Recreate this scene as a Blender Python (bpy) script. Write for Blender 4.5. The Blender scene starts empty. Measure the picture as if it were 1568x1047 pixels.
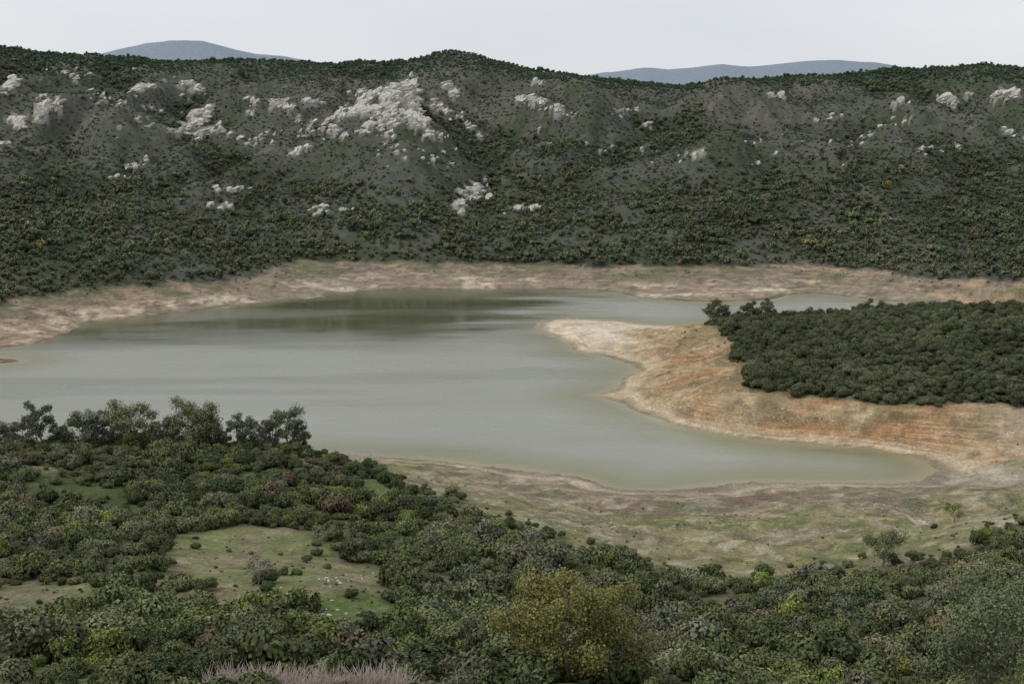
import bpy, math, numpy as np
from mathutils import Vector
rng=np.random.default_rng(7)
CAMZ=120.0; F=2154.0; PITCH=math.radians(8.54)
cs,sn=math.cos(PITCH),math.sin(PITCH)
scene=bpy.context.scene

# ------------------------------------------------ survey helpers (bearing/declination -> world metres)
def ray(px,py):
    cx=(np.asarray(px,float)-784)/F; cy=(523.5-np.asarray(py,float))/F
    return cx, cs+cy*sn, -sn+cy*cs
def Wd(px,py,Y):
    a,b,c=ray(px,py); t=Y/b
    return (float(a*t),float(Y),float(CAMZ+c*t))
def Wz(px,py,z):
    a,b,c=ray(px,py); t=(z-CAMZ)/c
    return (float(a*t),float(b*t),float(z))

# ------------------------------------------------ noise
def hsh(ix,iy,s):
    n=(ix*374761393+iy*668265263+s*1442695041)&0xffffffff
    n=((n^(n>>13))*1274126177)&0xffffffff
    return ((n^(n>>16))&0xffff)/65535.0
def vn(x,y,s=0):
    x=np.asarray(x,float);y=np.asarray(y,float)
    fx=np.floor(x);fy=np.floor(y);ix=fx.astype(np.int64);iy=fy.astype(np.int64)
    u=x-fx;v=y-fy;u=u*u*u*(u*(u*6-15)+10);v=v*v*v*(v*(v*6-15)+10)
    return ((hsh(ix,iy,s)*(1-u)+hsh(ix+1,iy,s)*u)*(1-v)+(hsh(ix,iy+1,s)*(1-u)+hsh(ix+1,iy+1,s)*u)*v)*2-1
def fbm(x,y,s=0,o=4):
    x=np.asarray(x,float);y=np.asarray(y,float)
    r=0;a=1;t=0
    for i in range(o):
        c_,s_=math.cos(.6+i*1.1),math.sin(.6+i*1.1)
        r=r+a*vn((x*c_-y*s_)*2**i+i*17.3,(x*s_+y*c_)*2**i-i*9.1,s+i);t+=a;a*=.5
    return r/t
def ss(a,b,x):
    t=np.clip((x-a)/(b-a),0,1);return t*t*(3-2*t)

# ------------------------------------------------ shoreline
SH=[(-300,572),(-120,562),(-40,558),(10,557),(34,553),(22,549),(-30,544),(-20,536),(30,530),(70,523),(102,513),(112,503),(130,496),(165,489),(230,483),(290,477),(350,468),(420,461),(470,458),(500,455),(506,450),(530,447),(570,445),(640,443),(760,442),(860,443),(905,444),(945,448),(980,456),(1040,460),(1100,463),(1160,460),(1190,457),(1205,452),(1250,450),(1300,455),(1340,460),(1450,465),(1650,471),(1900,475),
(1900,486),(1650,483),(1400,481),(1250,484),(1150,488),(1080,494),(1040,498),(1000,497),(960,493),(920,489),(870,487),(828,489),(816,500),(832,510),(855,519),(878,529),(884,540),(915,543),(930,548),(968,557),(978,567),(958,575),(948,590),(938,597),(908,605),(932,610),(960,622),(985,635),(1020,646),(1050,655),(1095,663),(1135,670),(1180,675),(1232,679),(1290,685),(1350,691),(1395,700),(1415,710),(1428,719),
(1405,735),(1360,739),(1300,738),(1200,736),(1150,737),(1100,742),(1050,747),(1010,751),(960,750),(925,746),(905,737),(880,729),(820,722),(780,716),(740,712),(690,706),(640,702),(570,698),(510,695),(430,689),(300,687),(100,687),(-100,690),(-300,695)]
shore=np.array([Wz(a,b,0)[:2] for a,b in SH])
def sdist(x,y,poly):
    d=np.full(x.shape,1e18);ins=np.zeros(x.shape,bool);n=len(poly)
    for i in range(n):
        ax,ay=poly[i];bx,by=poly[(i+1)%n];ex,ey=bx-ax,by-ay
        px=x-ax;py=y-ay
        t=np.clip((px*ex+py*ey)/(ex*ex+ey*ey+1e-9),0,1)
        d=np.minimum(d,(px-t*ex)**2+(py-t*ey)**2)
        if abs(ey)>1e-9:
            c=((ay>y)!=(by>y))&(x<ex*(y-ay)/ey+ax);ins^=c
    d=np.sqrt(d);return np.where(ins,-d,d)

# ------------------------------------------------ terrain control points
C=[]
for i,(a,b) in enumerate(shore): C.append((a,b,0.0))
for p in [(-250,482),(-100,474),(0,467),(100,447),(200,441),(300,431),(395,418),(440,406),(520,402),(620,405),(700,404),(800,402),(860,406),(940,408),(1050,410),(1150,407),(1220,403),(1300,411),(1400,424),(1500,430),(1568,434),(1800,440)]:
    C.append(Wz(p[0],p[1],13))
veg_pen_px=[(1082,497),(1108,510),(1132,528),(1105,545),(1148,560),(1143,580),(1150,594),(1220,603),(1290,612),(1350,620),(1450,623),(1568,622),(1900,615)]
for p in veg_pen_px: C.append(Wz(p[0],p[1],12))
for p in [(1140,498,800,0),(1200,496,800,0),(1320,484,790,0),(1400,477,780,0),(1500,474,770,0),(1568,474,765,0),(1850,474,760,0)]: C.append(Wd(*p[:3]))
for p in [(900,508,3),(1000,520,6),(1040,560,6),(1020,610,5),(1100,640,5),(1300,650,6),(1450,655,7),(1568,660,8),(1500,705,2.5),(1568,700,4),(1700,700,6),(1480,730,1.5),(1568,738,3),(1568,770,8),(1700,760,10),
          (800,765,5),(700,735,4.5),(1000,800,5.5),(1200,795,6),(1350,785,6.5),(1450,790,8.5),(1200,845,10.5),(1000,842,10),(900,790,5.5),
          (600,733,12.5),(700,765,12.5),(800,803,12.5),(900,838,12.5),(985,862,12.5),(1060,875,13),(1180,884,13.5),(1280,884,14.5),(1350,870,14.5),(1430,845,15),(1500,815,15),(1568,792,15)]:
    C.append(Wz(*p))
RIDGE=[(-500,60),(-250,60),(0,71),(25,71),(45,76),(100,82),(150,84),(200,86),(300,92),(360,88),(400,92),(450,94),(520,97),(545,92),(600,93),(650,88),(680,83),(700,81),(740,90),(800,103),(840,106),(880,113),(940,120),(1000,127),(1060,132),(1110,134),(1180,121),(1250,113),(1340,106),(1360,101),(1400,104),(1500,103),(1568,109),(1800,110),(2100,110)]
rp=np.array(RIDGE,float)
for a,b in RIDGE:
    x,y,z=Wd(a,b+2,2080);C.append((x,y,z));C.append((x*2350/2080,2350,z-70));C.append((x*2600/2080,2600,100))
spur=[(-300,0),(0,20),(150,-10),(230,60),(300,-90),(400,80),(480,10),(620,-130),(740,60),(820,0),(880,-60),(980,50),(1100,-40),(1250,60),(1370,-80),(1500,20),(1800,0)]
for px,off in spur:
    for r,Y,k in [(350,1230,.3),(300,1370,.7),(250,1520,1),(200,1690,1.1),(152,1870,.9)]:
        if px<=230:
            Y={350:1075,300:1210,250:1370,200:1590,152:1800}[r] if px<100 else {350:1130,300:1270,250:1440,200:1640,152:1830}[r]
        C.append(Wd(px,r,Y+off*k))
C.append(Wd(620,120,1735))
for p in [(0,410,950),(200,390,1040),(-250,410,940),(330,380,1120)]: C.append(Wd(*p))
for p in [(-350,690,395),(-150,690,400),(0,690,405),(200,689,415),(400,689,425),(480,694,428),
          (-300,800,315),(-100,800,320),(100,800,325),(300,800,330),(500,800,335),(640,815,335),(760,850,318),(-200,900,240),(0,900,245),(300,900,242),(600,900,250),(900,915,265),(1200,935,250),(1500,895,280),(1750,860,290),
          (-100,1000,160),(250,1000,160),(550,1000,162),(850,1000,162),(1150,1000,165),(1450,1000,165),(1700,1000,165)]: C.append(Wd(*p))
for Y,z in [(125,69),(90,79.5),(60,90),(30,102),(0,112),(-60,126)]:
    for x in (-160,-60,0,60,160): C.append((x,Y,z))
C=np.array(C)
keep=[]
for i in range(len(C)):
    if all((C[i,0]-C[j,0])**2+(C[i,1]-C[j,1])**2>9 for j in keep): keep.append(i)
C=C[keep];n=len(C)
def ker(dx,dy): return np.sqrt(dx*dx+dy*dy+64.0)
A=np.zeros((n+3,n+3));A[:n,:n]=ker(C[:,0][:,None]-C[:,0],C[:,1][:,None]-C[:,1])
A[:n,n]=1;A[:n,n+1]=C[:,0]/1000;A[:n,n+2]=C[:,1]/1000;A[n:,:n]=A[:n,n:].T
sol=np.linalg.solve(A,np.concatenate([C[:,2],[0,0,0]]))
def tps(x,y):
    r=sol[n]+sol[n+1]*x/1000+sol[n+2]*y/1000
    for i in range(n): r=r+sol[i]*ker(x-C[i,0],y-C[i,1])
    return r

# ------------------------------------------------ terrain grid
v=np.arange(-44,655);Ya=600*(np.exp(v/400)-1)
Yb=np.concatenate([Ya,Ya[-1]*np.exp(np.linspace(0,1.45,70))[1:]])
NU=721;U=np.linspace(-1,1,NU);NV=len(Yb)
GY=np.repeat(Yb[:,None],NU,1);GX=U[None,:]*(0.5*GY+120)
X=GX.ravel();Y=GY.ravel()
near=Y<2620
Z=np.zeros(X.shape);SD=np.full(X.shape,1e3)
Z[near]=tps(X[near],Y[near])
nn=(Y>310)&(Y<1300);SD[nn]=sdist(X[nn],Y[nn],shore)
SD=SD+np.where(nn,fbm(X/14,Y/14,31,3)*2.2+fbm(X/60,Y/60,32,2)*2.5,0)
wx=X+fbm(X/160,Y/160,15,3)*60
GU=np.abs(fbm(wx/210,Y/560,3,3)*.75+fbm(wx/70,Y/150,5,3)*.25)
far=ss(30,90,Z)*ss(1100,1350,Y)*(1-ss(1850,2050,Y)*.85)
Z=Z+far*((np.minimum(GU,.45)-.20)*125+fbm(X/45,Y/60,8,4)*13)
Z=Z+ss(14,40,Z)*ss(900,1000,Y)*fbm(X/22,Y/22,12,3)*2.4
fn=(Y<520)&(Y>60)
Z=Z+np.where(fn,ss(15,24,Z)*(fbm(X/45,Y/45,41,3)*3.0+fbm(X/9,Y/9,42,2)*.7),0)
gul=-np.abs(fbm(X/13,Y/26,23,3))
Z=Z+np.where(nn,(1-ss(14,20,Z))*(fbm(X/30,Y/30,21,4)*1.8+fbm(X/7,Y/7,22,2)*.45+(gul+.2)*2.6*ss(2,6,Z)),0)
out=SD>0
Zs=np.maximum(Z,0.035*np.clip(SD,0,60)+.05)*ss(-2,16,SD)
Z=np.where(nn,np.where(out,Zs,-0.12*np.minimum(-SD,60)),Z)
mb=100+fbm(X/900,Y/900,51,3)*40
ppx=X/np.maximum(Y,1)*F+784
m1=np.interp(ppx,[120,190,230,270,320,350,400,450,520],[95,80,73,68,66,72,84,90,100])
m2=np.interp(ppx,[850,930,980,1020,1060,1100,1140,1180,1220,1280,1320,1360,1450],[125,112,106,107,103,101,104,99,97,96,99,104,120])
rw=np.minimum(np.where(ppx<700,m1,140),np.where(ppx>=700,m2,140))
mz=CAMZ+7000*(200-rw)/F*.985
mh=mb+(mz-mb)*np.exp(-((Y-7000)/900)**2)+fbm(X/250,Y/250,52,4)*14*np.exp(-((Y-7000)/1200)**2)
bl=ss(2450,3200,Y)
Z=Z*(1-bl)+mh*bl
Zg=Z.reshape(NV,NU)
def Hs(x,y,G=None):
    G=Zg if G is None else G
    x=np.asarray(x,float);y=np.asarray(y,float)
    fv=np.clip(np.interp(y,Yb,np.arange(NV)),0,NV-1.001);fu=np.clip((x/(0.5*y+120)+1)/2*(NU-1),0,NU-1.001)
    iv=fv.astype(int);iu=fu.astype(int);a=fv-iv;b=fu-iu
    return (G[iv,iu]*(1-b)+G[iv,iu+1]*b)*(1-a)+(G[iv+1,iu]*(1-b)+G[iv+1,iu+1]*b)*a
def hit(px,py,y0=80):
    px=np.atleast_1d(np.asarray(px,float));py=np.atleast_1d(np.asarray(py,float))
    a,b,c=ray(px,py);res=np.full(px.shape,2500.0);done=np.zeros(px.shape,bool)
    y=np.full(px.shape,float(y0))
    while (not done.all()):
        t=y/b;h=Hs(a*t,y);z=CAMZ+c*t
        new=(~done)&(z<h);res[new]=y[new];done|=new
        y=y+np.maximum(0.5,y*.0012)
        if y[0]>2450: break
    t=res/b;x=a*t
    return x,res,Hs(x,res)

# ------------------------------------------------ mesh helper
def mkmesh(name,V,Fq,mats=(),midx=None,attrs=None,smooth=False):
    m=bpy.data.meshes.new(name);V=np.asarray(V,np.float32);Fq=np.asarray(Fq,np.int32)
    m.vertices.add(len(V));m.vertices.foreach_set('co',V.ravel())
    if len(Fq):
        k=Fq.shape[1]
        m.loops.add(Fq.size);m.loops.foreach_set('vertex_index',Fq.ravel())
        m.polygons.add(len(Fq));m.polygons.foreach_set('loop_start',np.arange(0,Fq.size,k,dtype=np.int32))
        m.polygons.foreach_set('loop_total',np.full(len(Fq),k,np.int32))
        for mt in mats: m.materials.append(mt)
        if midx is not None: m.polygons.foreach_set('material_index',np.asarray(midx,np.int32))
        m.polygons.foreach_set('use_smooth',np.full(len(Fq),smooth))
    for nm,(ty,arr) in (attrs or {}).items():
        a=m.attributes.new(nm,ty,'POINT');arr=np.asarray(arr)
        if ty=='FLOAT_COLOR': a.data.foreach_set('color',arr.astype(np.float32).ravel())
        elif ty=='FLOAT_VECTOR': a.data.foreach_set('vector',arr.astype(np.float32).ravel())
        else: a.data.foreach_set('value',arr.astype(np.float32 if ty=='FLOAT' else np.int32).ravel())
    m.update(calc_edges=True);m.validate()
    return m
def link(o): scene.collection.objects.link(o);return o
def gridfaces(nv,nu):
    i=np.arange(nv-1)[:,None]*nu+np.arange(nu-1)[None,:];i=i.ravel()
    return np.stack([i,i+1,i+nu+1,i+nu],1)

# ------------------------------------------------ materials
def newmat(name):
    m=bpy.data.materials.new(name);m.use_nodes=True;nt=m.node_tree
    for nd in list(nt.nodes): nt.nodes.remove(nd)
    o=nt.nodes.new('ShaderNodeOutputMaterial');p=nt.nodes.new('ShaderNodeBsdfPrincipled')
    nt.links.new(p.outputs[0],o.inputs[0]);return m,nt,p
def N(nt,t,**k):
    nd=nt.nodes.new(t)
    for a,b in k.items(): setattr(nd,a,b)
    return nd
def noise(nt,vec,scale,detail=4,rough=.55):
    nd=N(nt,'ShaderNodeTexNoise');nd.inputs['Scale'].default_value=scale;nd.inputs['Detail'].default_value=detail;nd.inputs['Roughness'].default_value=rough
    if vec is not None: nt.links.new(vec,nd.inputs['Vector'])
    return nd.outputs[0]
def mr(nt,val,a,b,c,d):
    nd=N(nt,'ShaderNodeMapRange');nt.links.new(val,nd.inputs[0])
    for i,x in enumerate((a,b,c,d)): nd.inputs[i+1].default_value=x
    return nd.outputs[0]
def math_(nt,op,a,b=None):
    nd=N(nt,'ShaderNodeMath',operation=op)
    for i,x in enumerate((a,b)):
        if x is None: continue
        if isinstance(x,(int,float)): nd.inputs[i].default_value=x
        else: nt.links.new(x,nd.inputs[i])
    return nd.outputs[0]
def scalec(nt,col,f):
    nd=N(nt,'ShaderNodeVectorMath',operation='SCALE');nt.links.new(col,nd.inputs[0])
    if isinstance(f,(int,float)): nd.inputs['Scale'].default_value=f
    else: nt.links.new(f,nd.inputs['Scale'])
    return nd.outputs[0]
def mapv(nt,vec,s):
    nd=N(nt,'ShaderNodeVectorMath',operation='MULTIPLY');nt.links.new(vec,nd.inputs[0]);nd.inputs[1].default_value=s;return nd.outputs[0]

mt,nt,p=newmat('terrain_ground')
at=N(nt,'ShaderNodeAttribute',attribute_name='base');sm=N(nt,'ShaderNodeAttribute',attribute_name='sandm')
geo=N(nt,'ShaderNodeNewGeometry');pos=geo.outputs['Position']
n1=mr(nt,noise(nt,pos,1.1,7,.7),.3,.7,.5,1.5)
n2=mr(nt,noise(nt,pos,.14,5,.65),.3,.7,.72,1.28)
warp=noise(nt,pos,.03,4,.6)
wv=N(nt,'ShaderNodeCombineXYZ');nt.links.new(math_(nt,'MULTIPLY',warp,3.2),wv.inputs[2])
av=N(nt,'ShaderNodeVectorMath',operation='ADD');nt.links.new(mapv(nt,pos,(.03,.03,1.7)),av.inputs[0]);nt.links.new(wv.outputs[0],av.inputs[1])
st=mr(nt,noise(nt,av.outputs[0],1.0,4,.65),.35,.65,.70,1.24)
patch=mr(nt,noise(nt,pos,.035,3,.5),.40,.56,.1,1)
stm=math_(nt,'ADD',math_(nt,'MULTIPLY',math_(nt,'MULTIPLY',math_(nt,'SUBTRACT',st,1.0),sm.outputs['Fac']),patch),1.0)
f=math_(nt,'MULTIPLY',math_(nt,'MULTIPLY',n1,n2),stm)
col=scalec(nt,at.outputs['Color'],f)
nt.links.new(col,p.inputs['Base Color']);p.inputs['Roughness'].default_value=.95;p.inputs['Specular IOR Level'].default_value=.15
bp=N(nt,'ShaderNodeBump');bp.inputs['Strength'].default_value=.75;bp.inputs['Distance'].default_value=1.1
nt.links.new(noise(nt,pos,.5,7,.7),bp.inputs['Height']);nt.links.new(bp.outputs[0],p.inputs['Normal'])
M_TER=mt
def fol(name,color=None):
    m,nt,p=newmat(name)
    sh=N(nt,'ShaderNodeAttribute',attribute_name='shade')
    if color is None:
        t=N(nt,'ShaderNodeAttribute',attribute_name='tint');t.attribute_type='INSTANCER';src=t.outputs['Color']
    else:
        t=N(nt,'ShaderNodeRGB');t.outputs[0].default_value=(*color,1);src=t.outputs[0]
    nt.links.new(scalec(nt,src,sh.outputs['Fac']),p.inputs['Base Color'])
    p.inputs['Roughness'].default_value=.65;p.inputs['Specular IOR Level'].default_value=.12
    return m
M_BUSH=fol('scrub_foliage')
def flat(name,c1,c2,scale,rough=.9,bump=.4,dist=.3):
    m,nt,p=newmat(name);tc=N(nt,'ShaderNodeTexCoord')
    r=N(nt,'ShaderNodeValToRGB');r.color_ramp.elements[0].color=(*c1,1);r.color_ramp.elements[1].color=(*c2,1)
    r.color_ramp.elements[0].position=.33;r.color_ramp.elements[1].position=.58
    nz=noise(nt,tc.outputs['Object'],scale,6,.65);nt.links.new(nz,r.inputs[0]);nt.links.new(r.outputs[0],p.inputs['Base Color'])
    p.inputs['Roughness'].default_value=rough;p.inputs['Specular IOR Level'].default_value=.2
    b=N(nt,'ShaderNodeBump');b.inputs['Strength'].default_value=bump;b.inputs['Distance'].default_value=dist;nt.links.new(nz,b.inputs['Height']);nt.links.new(b.outputs[0],p.inputs['Normal'])
    return m
M_ROCK=flat('pale_limestone',(.27,.255,.225),(.68,.65,.58),1.6,.9,.6,.4)
M_BARK=flat('bark',(.09,.075,.055),(.22,.19,.15),3)

# ------------------------------------------------ vegetation edge polygons
def poly(pts): return np.array([p[:2] for p in pts])
vedge=[Wz(a,b,z) for a,b,z in [(600,735,12.5),(625,757,12.5),(700,772,12.5),(740,797,12.5),(800,812,12.5),(850,836,12.5),(900,848,12.5),(985,880,13),(1060,902,14),(1180,912,15),(1280,912,16),(1350,898,16),(1430,862,16),(1500,830,15.5),(1568,803,15),(1760,765,15)]]
VEG_NEAR=poly([(-700,-80,0),(-480,455,0),(-200,462,0),(-80,470,0),Wd(505,697,440)]+vedge+[(700,330,0),(500,-80,0)])
VEG_PEN=poly([Wz(a,b,12) for a,b in veg_pen_px]+[(520,800,0),(300,860,0),(190,850,0),Wd(1130,495,845)])
def hp(pts):
    a=np.array(pts,float);x,y,z=hit(a[:,0],a[:,1]);return np.stack([x,y],1)
CLEAR=[hp([(272,826),(300,812),(380,806),(455,812),(480,832),(525,860),(600,878),(580,908),(520,905),(480,920),(430,932),(340,948),(290,900),(262,855)]),
       hp([(-60,925),(0,904),(60,898),(150,900),(165,928),(110,948),(60,958),(-60,960)]),
       hp([(480,930),(560,900),(600,940),(560,990),(500,970)]),
       hp([(530,725),(590,745),(620,758),(560,752)])]

# ------------------------------------------------ terrain colour
def L(c): return np.array(c,float)
def mix(a,b,m): return a*(1-m[:,None])+b*m[:,None]
NX=len(X)
base=np.tile(L((.10,.105,.06)),(NX,1))
g1=fbm(X/40,Y/40,61,4);g2=fbm(X/9,Y/9,62,4);g3=fbm(X/110,Y/110,63,3)
hill=ss(900,1000,Y)
base=mix(base,L((.09,.095,.072)),hill)
base=mix(base,L((.062,.077,.045)),hill*ss(-.1,.35,g1+.5*g3))
base=mix(base,L((.112,.108,.09)),hill*ss(.0,.5,g3)*ss(60,110,Z)*.8)
base=mix(base,L((.19,.18,.15)),hill*ss(.35,.6,g2+.3*g3)*ss(60,110,Z)*.5)
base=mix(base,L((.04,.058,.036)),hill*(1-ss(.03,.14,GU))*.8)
base=mix(base,L((.235,.275,.33)),ss(2500,3400,Y))  # aerial haze painted into the distant mountains as a pale blue base colour
nf=(Y<520)
VN=np.full(X.shape,-99.);VN[fn]=sdist(X[fn],Y[fn],VEG_NEAR)
grass=L((.10,.125,.045));dry=L((.19,.165,.10));soil=L((.21,.15,.10))
fgc=mix(np.tile(grass*.8,(NX,1)),dry,ss(-.1,.3,g1+.5*g2)*.8);fgc=mix(fgc,soil,ss(.3,.55,g2+.2*g1)*.7)
base=np.where(nf[:,None],fgc,base)
gf=fbm(X/3,Y/3,64,3)
for k,pl in enumerate(CLEAR):
    sel=fn&(Y<460);sdv=np.full(X.shape,99.);sdv[sel]=sdist(X[sel],Y[sel],pl)
    m=1-ss(-2,2,sdv+g2*3)
    cc=mix(np.tile(L((.17,.185,.078)),(NX,1)),L((.22,.19,.115)),ss(-.1,.45,g2+.5*gf)) if k<2 else mix(np.tile(L((.115,.155,.05)),(NX,1)),L((.2,.18,.10)),ss(.0,.4,g2+.5*gf))
    cc=mix(cc,L((.30,.24,.17)),ss(.25,.5,gf+.4*g2)*.6)
    base=mix(base,cc,m)
sand=np.zeros(NX)
ringz=13.3+g1*3.2+g2*2.0
far_r=nn&((Y>925)|((X<-60)&(Y>640)));pen=nn&~far_r&(Y>489)&((X>-20));nrs=nn&~far_r&~pen
h1=fbm(X/28,Y/18,73,4);h2=fbm(X/12,Y/8,74,4);h3=fbm(X/5,Y/5,75,3)
m=far_r*(1-ss(-1,1.,Z-ringz+.5))*(SD<150)
cf=mix(np.tile(L((.29,.232,.165)),(NX,1)),L((.55,.465,.34)),ss(-.05,.25,h1+.3*h2-.08)*(1-ss(4,9,Z)))
cf=mix(cf,L((.20,.165,.12)),ss(-.05,.25,h2+.3*g3)*.8*ss(3,8,Z));cf=mix(cf,L((.42,.275,.155)),ss(-.05,.25,h1*.6-g3)*.6*np.maximum(ss(60,300,X),.5*(1-ss(-300,-150,X))))
cf=mix(cf,L((.155,.155,.08)),ss(-.03,.22,fbm(X/26,Y/12,77,4))*ss(3.5,8,Z)*.85)
cf=mix(cf,L((.17,.14,.10)),ss(.15,.35,h3)*.7)
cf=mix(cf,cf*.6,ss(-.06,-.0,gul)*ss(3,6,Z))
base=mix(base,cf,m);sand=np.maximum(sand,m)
sp=np.full(X.shape,99.);sp[pen]=sdist(X[pen],Y[pen],VEG_PEN)
m=pen*ss(-1.5,1,sp+g2*2)*(Z<30)
cp=mix(np.tile(L((.41,.305,.18)),(NX,1)),L((.375,.215,.105)),ss(-.35,.1,h1+.25*h2+.08)*ss(58,84,X+g1*12)*(1-ss(720,780,Y))*(.95-.55*ss(135,190,X)))
cp=mix(cp,L((.50,.39,.25)),ss(.05,.3,h2)*.6)
cp=mix(cp,L((.22,.18,.09)),ss(-.08,.22,fbm(X/18,Y/14,71,4)-.012*sp+.1)*.75*ss(3,7,Z))
cp=mix(cp,L((.20,.14,.08)),ss(.15,.35,h3)*.65)
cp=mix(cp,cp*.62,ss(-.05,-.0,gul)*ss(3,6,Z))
cp=mix(cp,L((.62,.53,.40)),(1-ss(75,125,X+g1*20))*(1-ss(3,6,Z))*ss(745,790,Y))
cp=mix(cp,L((.56,.46,.32)),(1-ss(.5,2.6,Z+1.5*h2))*.7)
cp=mix(cp,L((.45,.38,.27)),ss(165,220,X)*(1-ss(540,560,Y))*.9)
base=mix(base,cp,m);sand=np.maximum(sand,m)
m=nrs*ss(-1,1.5,VN+g2*2.5)*(X>-90)
cn=mix(np.tile(L((.215,.18,.12)),(NX,1)),L((.32,.265,.175)),ss(-.15,.3,h2+h1*.5))
gm=ss(-.45,.05,fbm(X/35,Y/20,81,4)+ss(4,9,Z)*.3-.2-.15*ss(60,170,X)+.3*h3)*ss(1.5,4,Z)
cn=mix(cn,mix(np.tile(L((.18,.185,.075)),(NX,1)),L((.27,.24,.125)),ss(-.25,.2,h2+.4*h3)),gm*.85)
cn=mix(cn,L((.20,.14,.105)),ss(-.05,.3,fbm(X/22,Y/12,83,3))*(1-ss(3.5,6,Z))*ss(0,30,X)*.85)
cn=mix(cn,L((.42,.37,.28)),ss(.22,.4,h3+.2*h2)*.55)
cn=mix(cn,L((.12,.13,.06)),ss(.18,.35,fbm(X/4,Y/4,85,3)+.2*h1)*.6)
cn=mix(cn,L((.44,.36,.26)),(1-ss(.3,1.0,Z+.4*g2)))
cn=mix(cn,L((.42,.36,.27)),(1-ss(2.,4,Z+g2))*ss(140,175,X))
base=mix(base,cn,m);sand=np.maximum(sand,m)
trk=np.array([Wz(a,b,z)[:2] for a,b,z in [(1385,783,7),(1420,795,8),(1440,800,8.5),(1480,800,9),(1568,797,10.5)]])
def pld(x,y,pl):
    d=np.full(x.shape,1e9)
    for i in range(len(pl)-1):
        ax,ay=pl[i];ex,ey=pl[i+1]-pl[i];t=np.clip(((x-ax)*ex+(y-ay)*ey)/(ex*ex+ey*ey),0,1)
        d=np.minimum(d,np.hypot(x-ax-t*ex,y-ay-t*ey))
    return d
base=mix(base,L((.42,.36,.27)),(1-ss(.8,2.0,pld(X,Y,trk)+h3))*nf)
base=mix(base,base*.6,nn*(1-ss(.05,.35,Z)));base=np.where((Z<-.2)[:,None]&nn[:,None],L((.16,.15,.09)),base)

# ------------------------------------------------ rocky outcrops
RIB=[((598,150),(645,186),11,28,12),((560,185),(600,160),8,16,10),((520,182),(560,165),6,12,9),((625,135),(640,150),6,10,10),
((5,142),(28,124),6,10,11),((62,168),(92,160),5,11,10),((22,190),(36,192),3,5,10),((205,140),(228,136),3,7,10),((278,131),(308,140),3,8,9.5),((290,195),(320,178),7,14,10),((300,210),(322,205),4,8,9),((424,160),(442,166),3,6,10),((795,155),(808,153),2,6,9.5),((712,302),(745,298),5,9,9),((1445,153),(1465,164),3,6,10),((1530,146),(1560,150),3,7,9.5),((790,322),(820,320),3,8,8),((700,318),(725,312),3,6,8),
((470,200),(560,165),7,30,5.5),((520,178),(600,135),8,40,6),((560,195),(640,180),8,40,6.5),((590,150),(640,128),10,40,6.5),((600,165),(655,190),9,46,6.5),((622,130),(640,165),8,34,6.5),((575,172),(610,160),9,30,5.5),((665,160),(735,205),8,26,4.8),((680,130),(700,150),6,14,5.5),((500,200),(530,210),5,12,5),((640,200),(680,215),7,14,4.5),((530,150),(590,140),6,18,4.5),((450,205),(600,205),8,24,4),
((2,150),(26,120),7,20,6.5),((50,180),(95,160),7,28,6),((20,190),(40,195),5,8,6),((60,150),(90,175),5,14,5),((100,110),(120,125),5,6,4.5),
((200,140),(232,134),5,12,6.5),((275,130),(312,143),4,12,6.5),((285,195),(325,170),9,34,6),((300,215),(330,195),7,18,5),((330,200),(375,215),6,14,4.5),((255,200),(285,205),5,10,5),((140,150),(200,165),8,14,4.3),
((420,158),(445,170),5,12,6.5),((468,163),(492,155),3,8,6),((370,150),(400,160),8,10,4.5),((380,175),(385,180),3,4,4.5),
((790,155),(812,152),4,10,6.5),((820,158),(838,152),3,8,6),((815,130),(830,128),3,5,5),((840,165),(880,180),8,14,4.5),((940,175),(975,168),5,10,5),((975,200),(1000,190),4,7,4.5),
((1170,150),(1200,148),3,7,6),((1240,185),(1290,180),5,6,4),((1370,158),(1392,156),4,6,6),((1440,152),(1465,165),4,10,6.5),((1520,145),(1568,152),5,16,6.5),((1480,150),(1495,146),2,4,5),((1535,200),(1568,212),5,8,5),((1400,235),(1470,222),8,14,4),((1300,225),(1340,200),9,10,4),((1350,195),(1400,185),6,7,4),
((700,300),(745,280),5,18,5.5),((700,312),(750,305),6,20,5.5),((695,328),(712,322),3,6,4.5),((770,325),(830,318),5,20,5),((450,238),(472,228),5,9,6.5),((190,260),(225,250),5,12,4.5),((165,275),(210,272),4,8,3.5),((330,295),(390,290),5,10,4),((310,325),(360,315),5,10,4),((470,325),(560,320),5,14,3.5),((488,330),(490,318),2,5,5),((1040,245),(1080,235),6,8,3.5),((0,222),(6,224),3,5,8),((560,230),(700,250),18,20,3.2),((180,190),(330,150),22,26,3.2),((820,210),(1000,240),25,14,2.8),((1100,220),(1300,260),28,12,2.8),((380,220),(470,190),15,18,3.2),((0,100),(300,130),12,14,3.2)]
RX=[];RS=[]
for (p0,p1,hw,ct,sz) in RIB:
    ct=int(ct*1.15);t=rng.uniform(0,1,ct);q=rng.normal(0,.5,ct)*hw
    pxs=p0[0]+(p1[0]-p0[0])*t+rng.normal(0,3,ct);pys=p0[1]+(p1[1]-p0[1])*t+q
    x,y,z=hit(pxs,pys,900);ok=(y<2300)&(y>1000)
    s=sz*rng.uniform(.35,1.2,ct)*.66
    RX.append(np.stack([x,y,z],1)[ok]);RS.append(s[ok])
RX=np.concatenate(RX);RS=np.concatenate(RS)
rockG=np.zeros(X.shape)
for (x0,y0,_),s in zip(RX,RS):
    if s<1.6: continue
    k=np.searchsorted(Yb,[y0-30,y0+30]);a=slice(k[0]*NU,k[1]*NU);d=((X[a]-x0)**2+((Y[a]-y0)*.7)**2)
    rockG[a]=np.maximum(rockG[a],np.exp(-d/(s*1.5)**2))
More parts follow.
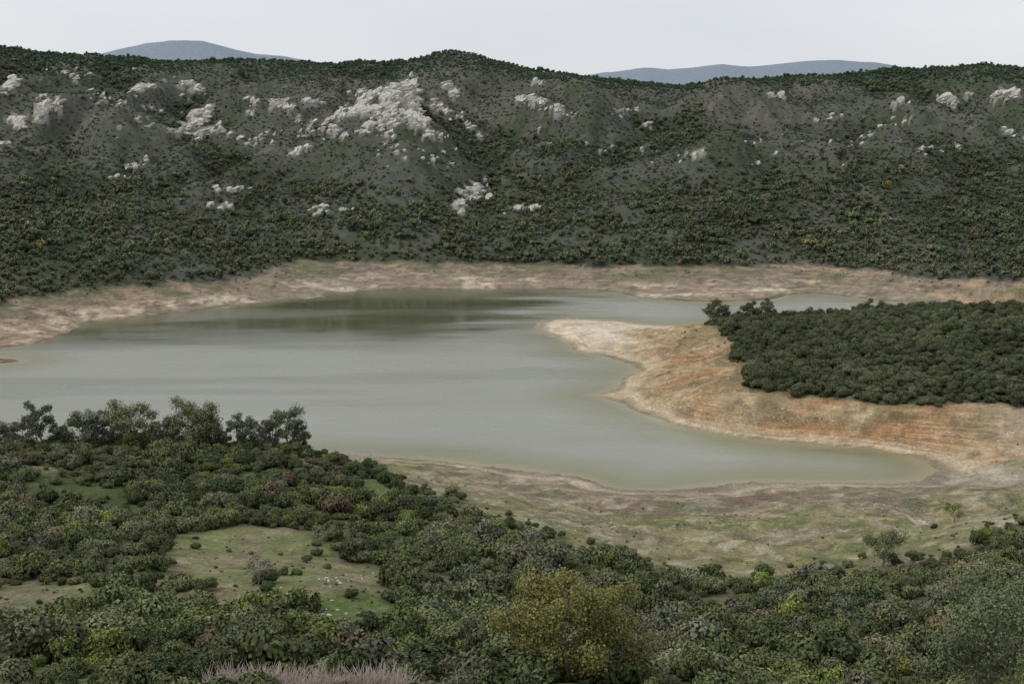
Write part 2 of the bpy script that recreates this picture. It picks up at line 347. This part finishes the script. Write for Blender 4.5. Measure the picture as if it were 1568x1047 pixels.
rk=np.clip(rockG,0,1)*ss(-.3,.2,fbm(X/6,Y/6,91,3))
base=mix(base,L((.38,.36,.32)),ss(.3,.6,rk)*.8)
led=fbm(X/14+Y/60,Y/18,93,4)
Z=Z+ss(.15,.6,rockG)*(np.abs(led)*8-1.0)*(Y>1000)
base=np.clip(base,0.01,.9)
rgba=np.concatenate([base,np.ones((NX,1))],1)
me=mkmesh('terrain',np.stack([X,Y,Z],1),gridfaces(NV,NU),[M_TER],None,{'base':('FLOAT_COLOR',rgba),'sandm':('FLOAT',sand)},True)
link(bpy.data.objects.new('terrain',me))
Zg=Z.reshape(NV,NU)
RX[:,2]=Hs(RX[:,0],RX[:,1])

# ------------------------------------------------ water
wy=np.linspace(420,1180,330);wu=np.linspace(-1,1,360)
wY=np.repeat(wy[:,None],360,1).ravel();wX=(wu[None,:]*(0.5*wy[:,None]+110)).ravel()
wsd=-sdist(wX,wY,shore)
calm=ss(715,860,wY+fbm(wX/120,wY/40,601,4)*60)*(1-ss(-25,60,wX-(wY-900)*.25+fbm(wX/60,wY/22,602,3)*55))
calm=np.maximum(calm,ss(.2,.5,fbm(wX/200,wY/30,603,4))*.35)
mw,nt,p=newmat('reservoir_water')
a=N(nt,'ShaderNodeAttribute',attribute_name='depthm');ca=N(nt,'ShaderNodeAttribute',attribute_name='calm');pos=N(nt,'ShaderNodeNewGeometry').outputs['Position']
wr=N(nt,'ShaderNodeValToRGB');e=wr.color_ramp.elements;e[0].color=(.27,.235,.12,1);e[0].position=0;e[1].color=(.265,.27,.215,1);e[1].position=.6
el=e.new(.12);el.color=(.20,.195,.095,1)
nt.links.new(a.outputs['Fac'],wr.inputs[0])
cm=N(nt,'ShaderNodeMix',data_type='RGBA');nt.links.new(ca.outputs['Fac'],cm.inputs[0]);nt.links.new(wr.outputs[0],cm.inputs[6]);cm.inputs[7].default_value=(.105,.112,.06,1)  # calm zone also darkened in base colour, painting in the hills' dark reflection
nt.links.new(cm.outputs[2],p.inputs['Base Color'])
wind=noise(nt,mapv(nt,pos,(.006,.02,1)),1.0,5,.6)
rg=math_(nt,'ADD',mr(nt,ca.outputs['Fac'],0,1,.28,.10),mr(nt,wind,.35,.65,-.06,.10))
nt.links.new(rg,p.inputs['Roughness']);p.inputs['IOR'].default_value=1.4
b=N(nt,'ShaderNodeBump');b.inputs['Distance'].default_value=.35
nt.links.new(math_(nt,'MULTIPLY',mr(nt,ca.outputs['Fac'],0,1,.9,.2),mr(nt,wind,.35,.65,.35,1.3)),b.inputs['Strength'])
nt.links.new(noise(nt,mapv(nt,pos,(.22,.5,1)),1.0,5,.65),b.inputs['Height']);nt.links.new(b.outputs[0],p.inputs['Normal'])
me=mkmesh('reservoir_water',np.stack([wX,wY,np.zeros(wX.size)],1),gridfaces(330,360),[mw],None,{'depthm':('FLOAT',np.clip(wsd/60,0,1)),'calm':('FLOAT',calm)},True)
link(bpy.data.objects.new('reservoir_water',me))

# ------------------------------------------------ leafy meshes
def unit(a): return a/np.maximum(np.linalg.norm(a,axis=1,keepdims=True),1e-6)
def quads(c,nrm,size,r,asp=.6):
    n_=len(c);t=unit(np.cross(nrm,unit(r.normal(size=(n_,3)))));b=np.cross(nrm,t);s=size[:,None]
    V=np.stack([c-t*s,c-b*s*asp,c+t*s,c+b*s*asp],1).reshape(-1,3)
    return V,np.arange(n_*4).reshape(-1,4)
def bush(name,seed,nl,leaf,k=7,hh=.75,mat=None,spread=.62,ragged=.10):
    r=np.random.default_rng(seed)
    ang=r.uniform(0,6.28,k);rad=np.sqrt(r.uniform(0,1,k))*spread;lc=np.stack([np.cos(ang)*rad,np.sin(ang)*rad,r.uniform(.3,.85,k)*hh],1)
    lc[0]=(0,0,.75*hh);lr=r.uniform(.22,.44,k);lr[0]=.42;lb=r.uniform(.85,1.15,k)
    w=lr**2;li=r.choice(k,nl,p=w/w.sum());d=unit(r.normal(size=(nl,3)));d[:,2]=np.where(d[:,2]<-.3,-d[:,2],d[:,2])
    rr=lr[li]*(1+r.normal(0,ragged,nl));c=lc[li]+d*rr[:,None]*np.array([1,1,.85])
    nr=unit(d+r.normal(size=(nl,3))*.42+np.array([0,0,.1]));V,Fq=quads(c,nr,leaf*r.uniform(.6,1.4,nl),r)
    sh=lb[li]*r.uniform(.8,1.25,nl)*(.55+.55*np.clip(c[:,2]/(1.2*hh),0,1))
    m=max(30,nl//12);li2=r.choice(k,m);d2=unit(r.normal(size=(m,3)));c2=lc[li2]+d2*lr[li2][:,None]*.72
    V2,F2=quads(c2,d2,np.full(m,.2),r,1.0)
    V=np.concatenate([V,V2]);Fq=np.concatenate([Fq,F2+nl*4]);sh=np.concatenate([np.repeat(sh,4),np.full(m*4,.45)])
    V[:,2]=np.maximum(V[:,2],-.1)
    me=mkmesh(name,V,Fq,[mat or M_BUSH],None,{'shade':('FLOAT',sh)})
    return bpy.data.objects.new(name,me)
def collection(name,objs):
    c=bpy.data.collections.new(name)
    for i,o in enumerate(objs): c.objects.link(o)
    return c
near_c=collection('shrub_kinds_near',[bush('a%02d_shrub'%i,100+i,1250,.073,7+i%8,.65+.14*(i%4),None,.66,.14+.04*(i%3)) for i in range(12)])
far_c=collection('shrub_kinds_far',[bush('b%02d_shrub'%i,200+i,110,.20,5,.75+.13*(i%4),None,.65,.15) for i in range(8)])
def scatter(name,P,S,idx,tint,coll,rz=None,tilt=None):
    n_=len(P);rot=np.zeros((n_,3));rot[:,2]=rng.uniform(0,6.28,n_) if rz is None else rz
    if tilt is not None: rot[:,:2]=tilt
    me=mkmesh(name,P,np.zeros((0,4)),(),None,{'scl':('FLOAT_VECTOR',S),'rot':('FLOAT_VECTOR',rot),'idx':('INT',idx),'tint':('FLOAT_VECTOR',tint)})
    o=link(bpy.data.objects.new(name,me))
    ng=bpy.data.node_groups.new(name+'_scatter','GeometryNodeTree')
    ng.interface.new_socket(name='Geometry',in_out='INPUT',socket_type='NodeSocketGeometry');ng.interface.new_socket(name='Geometry',in_out='OUTPUT',socket_type='NodeSocketGeometry')
    gi=ng.nodes.new('NodeGroupInput');go=ng.nodes.new('NodeGroupOutput');ip=ng.nodes.new('GeometryNodeInstanceOnPoints');ci=ng.nodes.new('GeometryNodeCollectionInfo')
    ci.inputs['Collection'].default_value=coll;ci.inputs['Separate Children'].default_value=True;ci.inputs['Reset Children'].default_value=True
    ip.inputs['Pick Instance'].default_value=True
    def na(nm,ty):
        q=ng.nodes.new('GeometryNodeInputNamedAttribute');q.data_type=ty;q.inputs['Name'].default_value=nm;return q.outputs['Attribute']
    e2=ng.nodes.new('FunctionNodeEulerToRotation');ng.links.new(na('rot','FLOAT_VECTOR'),e2.inputs[0])
    ng.links.new(gi.outputs[0],ip.inputs['Points']);ng.links.new(ci.outputs[0],ip.inputs['Instance']);ng.links.new(e2.outputs[0],ip.inputs['Rotation'])
    ng.links.new(na('scl','FLOAT_VECTOR'),ip.inputs['Scale']);ng.links.new(na('idx','INT'),ip.inputs['Instance Index']);ng.links.new(ip.outputs[0],go.inputs[0])
    md=o.modifiers.new('scatter','NODES');md.node_group=ng
    return o
def jgrid(x0,x1,y0,y1,s,j=.48):
    gx,gy=np.meshgrid(np.arange(x0,x1,s),np.arange(y0,y1,s))
    gx=gx.ravel()+rng.uniform(-j,j,gx.size)*s;gy=gy.ravel()+rng.uniform(-j,j,gy.size)*s
    return gx,gy
def tints(pal,w,n_,var=.18):
    pal=np.array(pal);i=rng.choice(len(pal),n_,p=np.array(w)/sum(w));return pal[i]*rng.uniform(1-var,1+var,(n_,1))*rng.uniform(.95,1.05,(n_,3))

# foreground scrub
gx,gy=jgrid(-330,330,82,475,3.3,.6)
ok=(np.abs(gx)<.46*gy+35);gx,gy=gx[ok],gy[ok]
d=sdist(gx,gy,VEG_NEAR);ok=d<-.5
for pl in CLEAR: ok&=(sdist(gx,gy,pl)+fbm(gx/6,gy/6,311,2)*3)>1.0
dens=.80+.85*fbm(gx/18,gy/18,301,3)
ok&=(rng.uniform(size=gx.size)<dens)
ok&=~((np.abs(gx-4.6)<5)&(gy>84)&(gy<111)&(rng.uniform(size=gx.size)<.75))
gx,gy,d=gx[ok],gy[ok],d[ok];gz=Hs(gx,gy);n_=len(gx)
s=(1.0+2.9*rng.uniform(size=n_)**1.9)*(.8+.2*ss(100,200,gy))*(1+.4*fbm(gx/25,gy/25,5,2));s=s*(1-.2*(gy<110))
s=s*(.6+.4*ss(0,22,-d))
S=np.stack([s*rng.uniform(.9,1.25,n_),s*rng.uniform(.9,1.25,n_),s*rng.uniform(.8,1.55,n_)],1)
T=tints([(.13,.145,.062),(.105,.125,.05),(.15,.156,.085),(.18,.205,.055),(.165,.14,.082),(.145,.155,.10),(.078,.098,.04)],[5,5,3.2,.8,.8,1.4,4],n_,.16)
pt=fbm(gx/28,gy/28,302,3)[:,None];T=T*(1+.4*pt)
yl=ss(.0,.4,fbm(gx/24,gy/24,303,3))[:,None]*(1-ss(150,230,gy))[:,None];T=T*(1-yl*.5)+np.array([.18,.205,.055])*yl*.5
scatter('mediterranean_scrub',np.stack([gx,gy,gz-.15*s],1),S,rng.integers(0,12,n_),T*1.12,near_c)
iso=[]
for a_,b_,sz in [(600,741,3),(612,737,2.4),(690,765,3.2),(706,764,2.7),(650,752,1.7),(540,722,1.7),(300,840,1.6),(405,893,2.6),(408,905,1.8),(318,905,2.3),(435,880,1.6),(352,845,.8),(385,848,.7),(455,880,1.2),(1170,882,2.8),(1160,887,2),(1430,808,1.3),(1320,855,1.5),(1300,868,2),(1280,878,2.2),(1240,872,1.4),(1370,866,1.8),(1400,858,2.2),(930,845,2.4),(955,850,2.8),(975,858,2.2),(905,833,1.8),(860,822,1.5),(1210,868,1.2),(1260,862,1),(1100,872,1.6),(1060,885,2),(1330,890,2.2),(1220,895,1.8),(760,800,1.5),(820,806,1.2),(780,790,1.6),(540,915,1.8),(470,860,1.5),(500,870,1.2),(485,850,1.6),(330,870,.6),(370,925,1.0),(300,825,.8),(430,850,.7),(60,925,.7),(560,945,1.2),(520,965,1)]:
    x,y,z=hit(a_,b_);iso.append((x[0],y[0],z[0],sz))
iso=np.array(iso)
gx,gy=jgrid(-60,230,300,520,3.4);q=sdist(gx,gy,VEG_NEAR);z=Hs(gx,gy);ok=(q>0)&(z>2.5)&(rng.uniform(size=gx.size)<.08+.35*(q<9))
iso=np.concatenate([iso,np.stack([gx,gy,z,rng.uniform(.18,.5,gx.size)*(1+1.8*rng.uniform(size=gx.size)*(q<14))],1)[ok]])
for pl in CLEAR[:3]:
    gx=rng.uniform(pl[:,0].min()-3,pl[:,0].max()+3,200);gy=rng.uniform(pl[:,1].min()-3,pl[:,1].max()+3,200);ok=sdist(gx,gy,pl)<2
    iso=np.concatenate([iso,np.stack([gx,gy,Hs(gx,gy),rng.uniform(.12,.45,200)],1)[ok]])
n_=len(iso);s=iso[:,3:4]
scatter('scattered_shrubs',iso[:,:3]-[0,0,.1],s*rng.uniform(.85,1.15,(n_,3)),rng.integers(0,12,n_),tints([(.12,.145,.06),(.09,.115,.045),(.2,.19,.1)],[1,1,.6],n_),near_c)
gx,gy=jgrid(-480,520,640,1130,5.0);z=Hs(gx,gy);sv=Hs(gx,gy,SD.reshape(NV,NU));q=fbm(gx/26,gy/14,777,3)
pn=sdist(gx,gy,VEG_PEN);ok=(sv>8)&(z>4)&(z<17)&(pn>0)&(rng.uniform(size=gx.size)<np.clip(.04+.4*(q-.1)+.05*(z-9),0,.5))
n_=ok.sum();s=rng.uniform(.3,1.2,n_)[:,None]
scatter('bank_shrubs',np.stack([gx,gy,z],1)[ok],s*rng.uniform(.85,1.3,(n_,3)),rng.integers(0,8,n_),tints([(.12,.13,.065),(.16,.15,.085)],[1,1],n_),far_c)
# peninsula wood
gx,gy=jgrid(90,560,540,880,4.0,.6);d=sdist(gx,gy,VEG_PEN)+fbm(gx/8,gy/8,312,2)*4;ok=(d<0)&(gx<.46*gy+40);gx,gy=gx[ok],gy[ok];gz=Hs(gx,gy);n_=len(gx)
s=(1.6+2.4*rng.uniform(size=n_)**1.4)*(1+.3*fbm(gx/25,gy/25,6,2));S=np.stack([s,s,s*rng.uniform(.9,1.5,n_)],1)
scatter('oak_wood',np.stack([gx,gy,gz-.3],1),S,rng.integers(0,12,n_),tints([(.118,.132,.064),(.095,.112,.054),(.142,.146,.08)],[4,4,2],n_,.2)*(1+.3*fbm(gx/30,gy/30,7,2))[:,None],near_c)
# hillside: forest and heath
gx,gy=jgrid(-1000,1000,820,2180,5.8,.6);ok=np.abs(gx)<.42*gy+50;gx,gy=gx[ok],gy[ok];gz=Hs(gx,gy)
gu=Hs(gx,gy,GU.reshape(NV,NU));RG=Hs(gx,gy,rockG.reshape(NV,NU))
rowpx=200-(gz-CAMZ)/gy*F;pxx=gx/gy*F+784
zl=13.3+fbm(gx/40,gy/40,61,4)*3.2
nf_=fbm(gx/70,gy/70,401,4)
low=1-ss(30,85,gz-.08*np.abs(pxx-600)*.5+nf_*35)
rid=np.interp(pxx,rp[:,0],rp[:,1])
ridge=1-ss(12,34,rowpx-rid+22*fbm(gx/90,gy/60,99,3));ridge=ridge*ss(1830,1940,gy)
rav=1-ss(.04,.17,gu)
hole=fbm(gx/24,gy/24,407,3)
pr=np.clip(np.maximum.reduce([low*(.98-.7*ss(.25,.5,hole)),ridge*.99,rav*.92,.20+.8*nf_]),0,1)*(RG<.3)
ok=(gz>zl)&(rng.uniform(size=gx.size)<pr)&((gy>925)|(gx<-60));n_=ok.sum()
gx,gy,gz,low,ridge,rav,nf_=[q[ok] for q in (gx,gy,gz,low,ridge,rav,nf_)]
s=(1.2+4.0*rng.uniform(size=n_)**1.9)*(.60+.45*np.maximum(low,rav))*(1+.45*fbm(gx/30,gy/30,9,2));s=s*(1-ridge*.35)+ridge*1.1*rng.uniform(.6,1.5,n_);S=np.stack([s,s,s*rng.uniform(.9,1.45,n_)],1)
T=tints([(.112,.13,.068),(.092,.112,.06),(.132,.14,.08),(.145,.138,.085)],[4,3,2,.9],n_,.13)
T=T*(1+.45*fbm(gx/60,gy/60,405,3))[:,None]
T=T*(1-ridge[:,None]*.9)+np.array([.058,.105,.055])*ridge[:,None]*.9
yl=(rng.uniform(size=n_)<.005)[:,None];T=np.where(yl,np.array([.20,.175,.07]),T)
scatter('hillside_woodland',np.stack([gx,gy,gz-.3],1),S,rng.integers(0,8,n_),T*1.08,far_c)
gx,gy=jgrid(-1000,1000,1130,2100,5.0,.6);ok=np.abs(gx)<.40*gy+30;gx,gy=gx[ok],gy[ok];gz=Hs(gx,gy);RG=Hs(gx,gy,rockG.reshape(NV,NU))
ok=(gz>35)&(RG<.5)&(rng.uniform(size=gx.size)<.6+.9*fbm(gx/35,gy/35,402,3));gx,gy,gz=gx[ok],gy[ok],gz[ok];n_=len(gx)
s=rng.uniform(.7,2.0,n_)
scatter('heath_scrub',np.stack([gx,gy,gz-.2],1),np.stack([s*1.3,s*1.3,s*.9],1),rng.integers(0,8,n_),tints([(.122,.126,.098),(.11,.125,.084),(.135,.134,.11),(.10,.12,.074)],[4,4,2,3],n_,.10)*(1+.35*fbm(gx/60,gy/60,406,3))[:,None],far_c)

# ------------------------------------------------ rocks
def rock(name,seed):
    import bmesh
    r=np.random.default_rng(seed);bm=bmesh.new();bmesh.ops.create_icosphere(bm,subdivisions=3,radius=1)
    P=np.array([v.co[:] for v in bm.verts])
    for k in range(9):
        nrm=unit(r.normal(size=(1,3)))[0];dd=r.uniform(.3,.7);q=P@nrm-dd;P-=np.maximum(q,0)[:,None]*nrm
    P*=np.array([r.uniform(.9,1.5),r.uniform(.7,1.1),r.uniform(.6,1.0)]);P+=r.normal(0,.03,P.shape)
    for v_,c in zip(bm.verts,P): v_.co=c
    me=bpy.data.meshes.new(name);bm.to_mesh(me);bm.free();me.materials.append(M_ROCK);return bpy.data.objects.new(name,me)
rock_c=collection('rock_kinds',[rock('c%02d_rock'%i,500+i) for i in range(10)])
n_=len(RX);tl=np.stack([rng.normal(.15,.25,n_),rng.normal(-.45,.2,n_)],1)
scatter('rock_outcrops',RX+np.stack([0*RS,0*RS,RS*.1],1),np.stack([RS*1.5,RS*.9,RS*rng.uniform(.9,1.6,n_)],1),rng.integers(0,10,n_),np.ones((n_,3)),rock_c,rz=rng.normal(.1,.45,n_),tilt=tl)
bl_=[]
for cx,cy,sx,sy,ct,s0 in [(510,888,30,8,16,.32),(450,915,40,15,14,.28),(560,880,30,10,10,.25),(500,955,60,25,25,.32),(300,858,30,8,12,.2),(940,1030,20,8,8,.6),(900,795,120,25,140,.2),(850,800,60,20,80,.2),(650,745,60,10,40,.22),(1150,820,170,25,130,.2),(1350,770,150,15,80,.2),(1040,600,60,30,90,.4),(1000,545,60,10,60,.4),(1200,640,90,18,90,.35),(1500,700,60,15,50,.3)]:
    x,y,z=hit(cx+rng.normal(0,.6,ct)*sx,cy+rng.normal(0,.6,ct)*sy);s=s0*rng.uniform(.5,1.5,ct);bl_.append(np.stack([x,y,z,s],1))
bl_=np.concatenate(bl_);bl_=bl_[bl_[:,2]>.3];n_=len(bl_)
scatter('boulders',bl_[:,:3],bl_[:,3:4]*rng.uniform(.8,1.3,(n_,3)),rng.integers(0,10,n_),np.ones((n_,3)),rock_c)

# ------------------------------------------------ trees
def tube(p0,p1,r0,r1,sides=6):
    p0=np.array(p0,float);p1=np.array(p1,float);d=unit((p1-p0)[None])[0];a=np.cross(d,[.3,.9,.1]);a/=np.linalg.norm(a);b=np.cross(d,a)
    an=np.arange(sides)/sides*2*np.pi;ring=np.cos(an)[:,None]*a+np.sin(an)[:,None]*b
    V=np.concatenate([p0+ring*r0,p1+ring*r1]);i=np.arange(sides);j=(i+1)%sides
    return V,np.stack([i,j,j+sides,i+sides],1)
def tree(name,loc,h,w,seed,color,leaf=.28,nl=2600,bare=.0,trunkf=.3,nlimb=7,barkm=None,ball=.2):
    r=np.random.default_rng(seed);VV=[];FF=[];MI=[];SHD=[];off=0
    def add(V,Fq,mi,sh):
        nonlocal off
        VV.append(V);FF.append(Fq+off);MI.append(np.full(len(Fq),mi));SHD.append(sh);off+=len(V)
    def seg(a,b,ra,rb): V,Fq=tube(a,b,ra,rb);add(V,Fq,0,np.ones(len(V)))
    R=h*.028;p=np.array([0,0,-.3]);pts=[p];dirv=np.array([r.normal(0,.1),r.normal(0,.1),1.])
    K=6
    for i in range(K):
        q=p+dirv*h*.82/K+np.array([*r.normal(0,.02*h,2),0]);seg(p,q,R*(1-i/K*.8),R*(1-(i+1)/K*.8));p=q;pts.append(p)
    ends=[(p,.9)]
    for i in range(nlimb):
        t=trunkf+(1-trunkf)*i/nlimb;k=min(int(t*K),K-1);s=pts[k]+(pts[k+1]-pts[k])*(t*K-k)
        an=i*2.4+r.uniform(-.5,.5);ln=w*.5*r.uniform(.65,1.0)*(1-.45*max(0,t-.5)*1.6)
        d=np.array([math.cos(an),math.sin(an),r.uniform(.35,.9)]);m=s+d*ln*.5+np.array([0,0,.04*h*r.uniform(0,1)]);e=m+(d+r.normal(0,.25,3))*ln*.5
        rr=R*(1-t*.75)*.5;seg(s,m,rr,rr*.65);seg(m,e,rr*.65,rr*.25);ends.append((e,1));ends.append((m,.8))
        for j in range(4):
            s2=m+(e-m)*r.uniform(0,1);d2=unit((d+r.normal(0,.7,3)+[0,0,.4])[None])[0];e2=s2+d2*ln*r.uniform(.25,.5);seg(s2,e2,rr*.3,rr*.08);ends.append((e2,.75))
            if bare>0:
                for q in range(4):
                    s3=s2+(e2-s2)*r.uniform(.3,1);seg(s3,s3+unit((d2+r.normal(0,.6,3)+[0,0,.3])[None])[0]*ln*.25,rr*.1,rr*.03)
    E=np.array([e for e,_ in ends]);sc=np.array([s for _,s in ends]);rad=sc*w*ball*r.uniform(.65,1.15,len(E))
    if nl>0:
        wt=rad**2;li=r.choice(len(E),nl,p=wt/wt.sum());d=unit(r.normal(size=(nl,3)))
        c=E[li]+d*(rad[li]*r.uniform(.25,1.08,nl))[:,None]*np.array([1,1,.75])
        lb=r.uniform(.75,1.25,len(E))
        V,Fq=quads(c,unit(d+r.normal(size=(nl,3))*.7+[0,0,.3]),leaf*r.uniform(.6,1.4,nl),r)
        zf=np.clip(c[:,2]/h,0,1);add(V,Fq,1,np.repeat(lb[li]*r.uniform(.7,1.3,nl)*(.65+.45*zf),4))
    me=mkmesh(name,np.concatenate(VV),np.concatenate(FF),[barkm or M_BARK,fol(name+'_leaves',color)],np.concatenate(MI),{'shade':('FLOAT',np.concatenate(SHD))})
    o=link(bpy.data.objects.new(name,me));o.location=loc;return o
def at(px,Y):
    a_,b_,_=ray(px,690);x=float(a_/b_*Y);return (x,Y,float(Hs(x,Y)))
sd=900
for px,Y_,h,w,kind in [(-8,420,9,8,'e'),(14,418,10,7,'g'),(38,420,9.5,7,'g'),(68,418,15,9.5,'d'),(97,420,8.5,6,'e'),(124,420,13,9.5,'e'),(150,422,13.5,9,'g'),(168,424,11,8,'g'),(207,420,14,14,'h'),(243,422,9.5,6,'g'),(262,426,11,7,'g'),(293,420,14.5,15,'h'),(322,424,14,10,'d'),(340,428,8,6,'e'),(372,428,11,8.5,'e'),(396,430,10,7,'g'),(416,432,10.5,5.5,'g'),(440,428,14.5,10.5,'e'),(458,432,9,5,'e')]:
    sd+=1;c={'e':(.155,.175,.098),'d':(.105,.125,.07),'g':(.21,.22,.165),'h':(.18,.185,.092)}[kind]
    nm='holm_oak_tree' if kind=='h' else 'eucalyptus_tree'
    tree(nm,at(px,Y_),h,w,sd,c,.28,int(460*w) if kind!='g' else int(330*w),0,.22,10,None,.22 if kind=='h' else .21)
for px,Y_,h,w in [(1090,800,15,13),(1101,806,12,10),(1138,810,13,9),(1150,812,14,8),(1164,806,15,10),(1178,812,10,7),(1230,812,8,7),(1320,800,8,8)]:
    sd+=1;tree('holm_oak_tree',at(px,Y_),h,w,sd,(.125,.14,.072),.42,int(300*w),0,.15,9,None,.24)
def atpx(px,py): x,y,z=hit(px,py);return (float(x[0]),float(y[0]),float(z[0]))
tree('holm_oak_tree',atpx(1350,868),9.5,8.5,951,(.165,.185,.09),.2,4600,0,.15,9,None,.25)
tree('almond_tree',atpx(1462,800),6,6,952,(.22,.25,.09),.18,1500,1,.25)
tree('wild_pear_tree',atpx(395,895),5,5,953,(.19,.16,.12),.14,900,1,.2)
tree('poplar_tree',(4.6,113,float(Hs(4.6,113))),8.2,10.5,954,(.225,.215,.072),.12,30000,1,.12,15,flat('pale_bark',(.2,.18,.15),(.38,.35,.3),3),.18)
tree('wild_olive_tree',(19.6,52,float(Hs(19.6,52))),11.2,6.5,955,(.16,.19,.10),.06,26000,1,.3,13,None,.18)
tree('wild_pear_tree',(13.5,140,float(Hs(13.5,140))),7,6.5,956,(.19,.165,.11),.12,2500,1,.22,9)
M_TW=flat('pink_twigs',(.36,.30,.26),(.62,.53,.46),4)
for k in range(11):
    x=-22+k*1.3+rng.uniform(-.4,.4);yy=100+rng.uniform(-1.5,1.5);r=np.random.default_rng(990+k);VV=[];FF=[];o_=0
    for q in range(190):
        a0=np.array([r.normal(0,.5),r.normal(0,.5),0]);d=unit(np.array([[r.normal(0,.35),r.normal(0,.35),1]]))[0];Ln=r.uniform(1.2,2.7);a1=a0+d*Ln*.6;a2=a1+(d+r.normal(0,.25,3))*Ln*.4
        for (s_,e_,r0,r1) in ((a0,a1,.03,.022),(a1,a2,.022,.01)):
            V,Fq=tube(s_,e_,r0,r1,4);VV.append(V);FF.append(Fq+o_);o_+=len(V)
    o=link(bpy.data.objects.new('bare_tamarisk_bush',mkmesh('bare_tamarisk_bush',np.concatenate(VV),np.concatenate(FF),[M_TW])));o.location=(x,yy,float(Hs(x,yy)))

# ------------------------------------------------ sky, sun, camera
w=bpy.data.worlds.new('World');scene.world=w;w.use_nodes=True;nt=w.node_tree
for nd in list(nt.nodes): nt.nodes.remove(nd)
AZ=math.radians(-105);EL=math.radians(45)
o=N(nt,'ShaderNodeOutputWorld');b1=N(nt,'ShaderNodeBackground');b2=N(nt,'ShaderNodeBackground');mx=N(nt,'ShaderNodeMixShader')
sky=N(nt,'ShaderNodeTexSky');sky.sky_type='NISHITA';sky.sun_disc=False;sky.sun_elevation=EL;sky.sun_rotation=AZ
nt.links.new(sky.outputs[0],b1.inputs[0]);b1.inputs[1].default_value=.1
tc=N(nt,'ShaderNodeTexCoord');cn_=noise(nt,mapv(nt,tc.outputs['Generated'],(1,1,3.5)),2.2,5,.5)
cr=N(nt,'ShaderNodeValToRGB');cr.color_ramp.elements[0].color=(.72,.75,.80,1);cr.color_ramp.elements[0].position=.3;cr.color_ramp.elements[1].color=(.86,.87,.90,1);cr.color_ramp.elements[1].position=.7
nt.links.new(cn_,cr.inputs[0]);nt.links.new(cr.outputs[0],b2.inputs[0]);b2.inputs[1].default_value=.99
mx.inputs[0].default_value=.88;nt.links.new(b1.outputs[0],mx.inputs[1]);nt.links.new(b2.outputs[0],mx.inputs[2]);nt.links.new(mx.outputs[0],o.inputs[0])
sl=bpy.data.lights.new('sun','SUN');sl.energy=1.35;sl.angle=math.radians(14);sl.color=(1,.97,.92)
so=link(bpy.data.objects.new('sun',sl))
dv=Vector((math.sin(AZ)*math.cos(EL),math.cos(AZ)*math.cos(EL),math.sin(EL)));so.rotation_euler=dv.to_track_quat('Z','Y').to_euler()
cam=bpy.data.cameras.new('camera');cam.sensor_width=36;cam.lens=18/math.tan(math.atan(784/F));cam.clip_end=30000;cam.clip_start=.5
co=link(bpy.data.objects.new('camera',cam));co.location=(0,0,CAMZ);co.rotation_euler=(math.pi/2-PITCH,0,0);scene.camera=co
scene.view_settings.view_transform='Standard';scene.view_settings.look='None';scene.view_settings.exposure=0
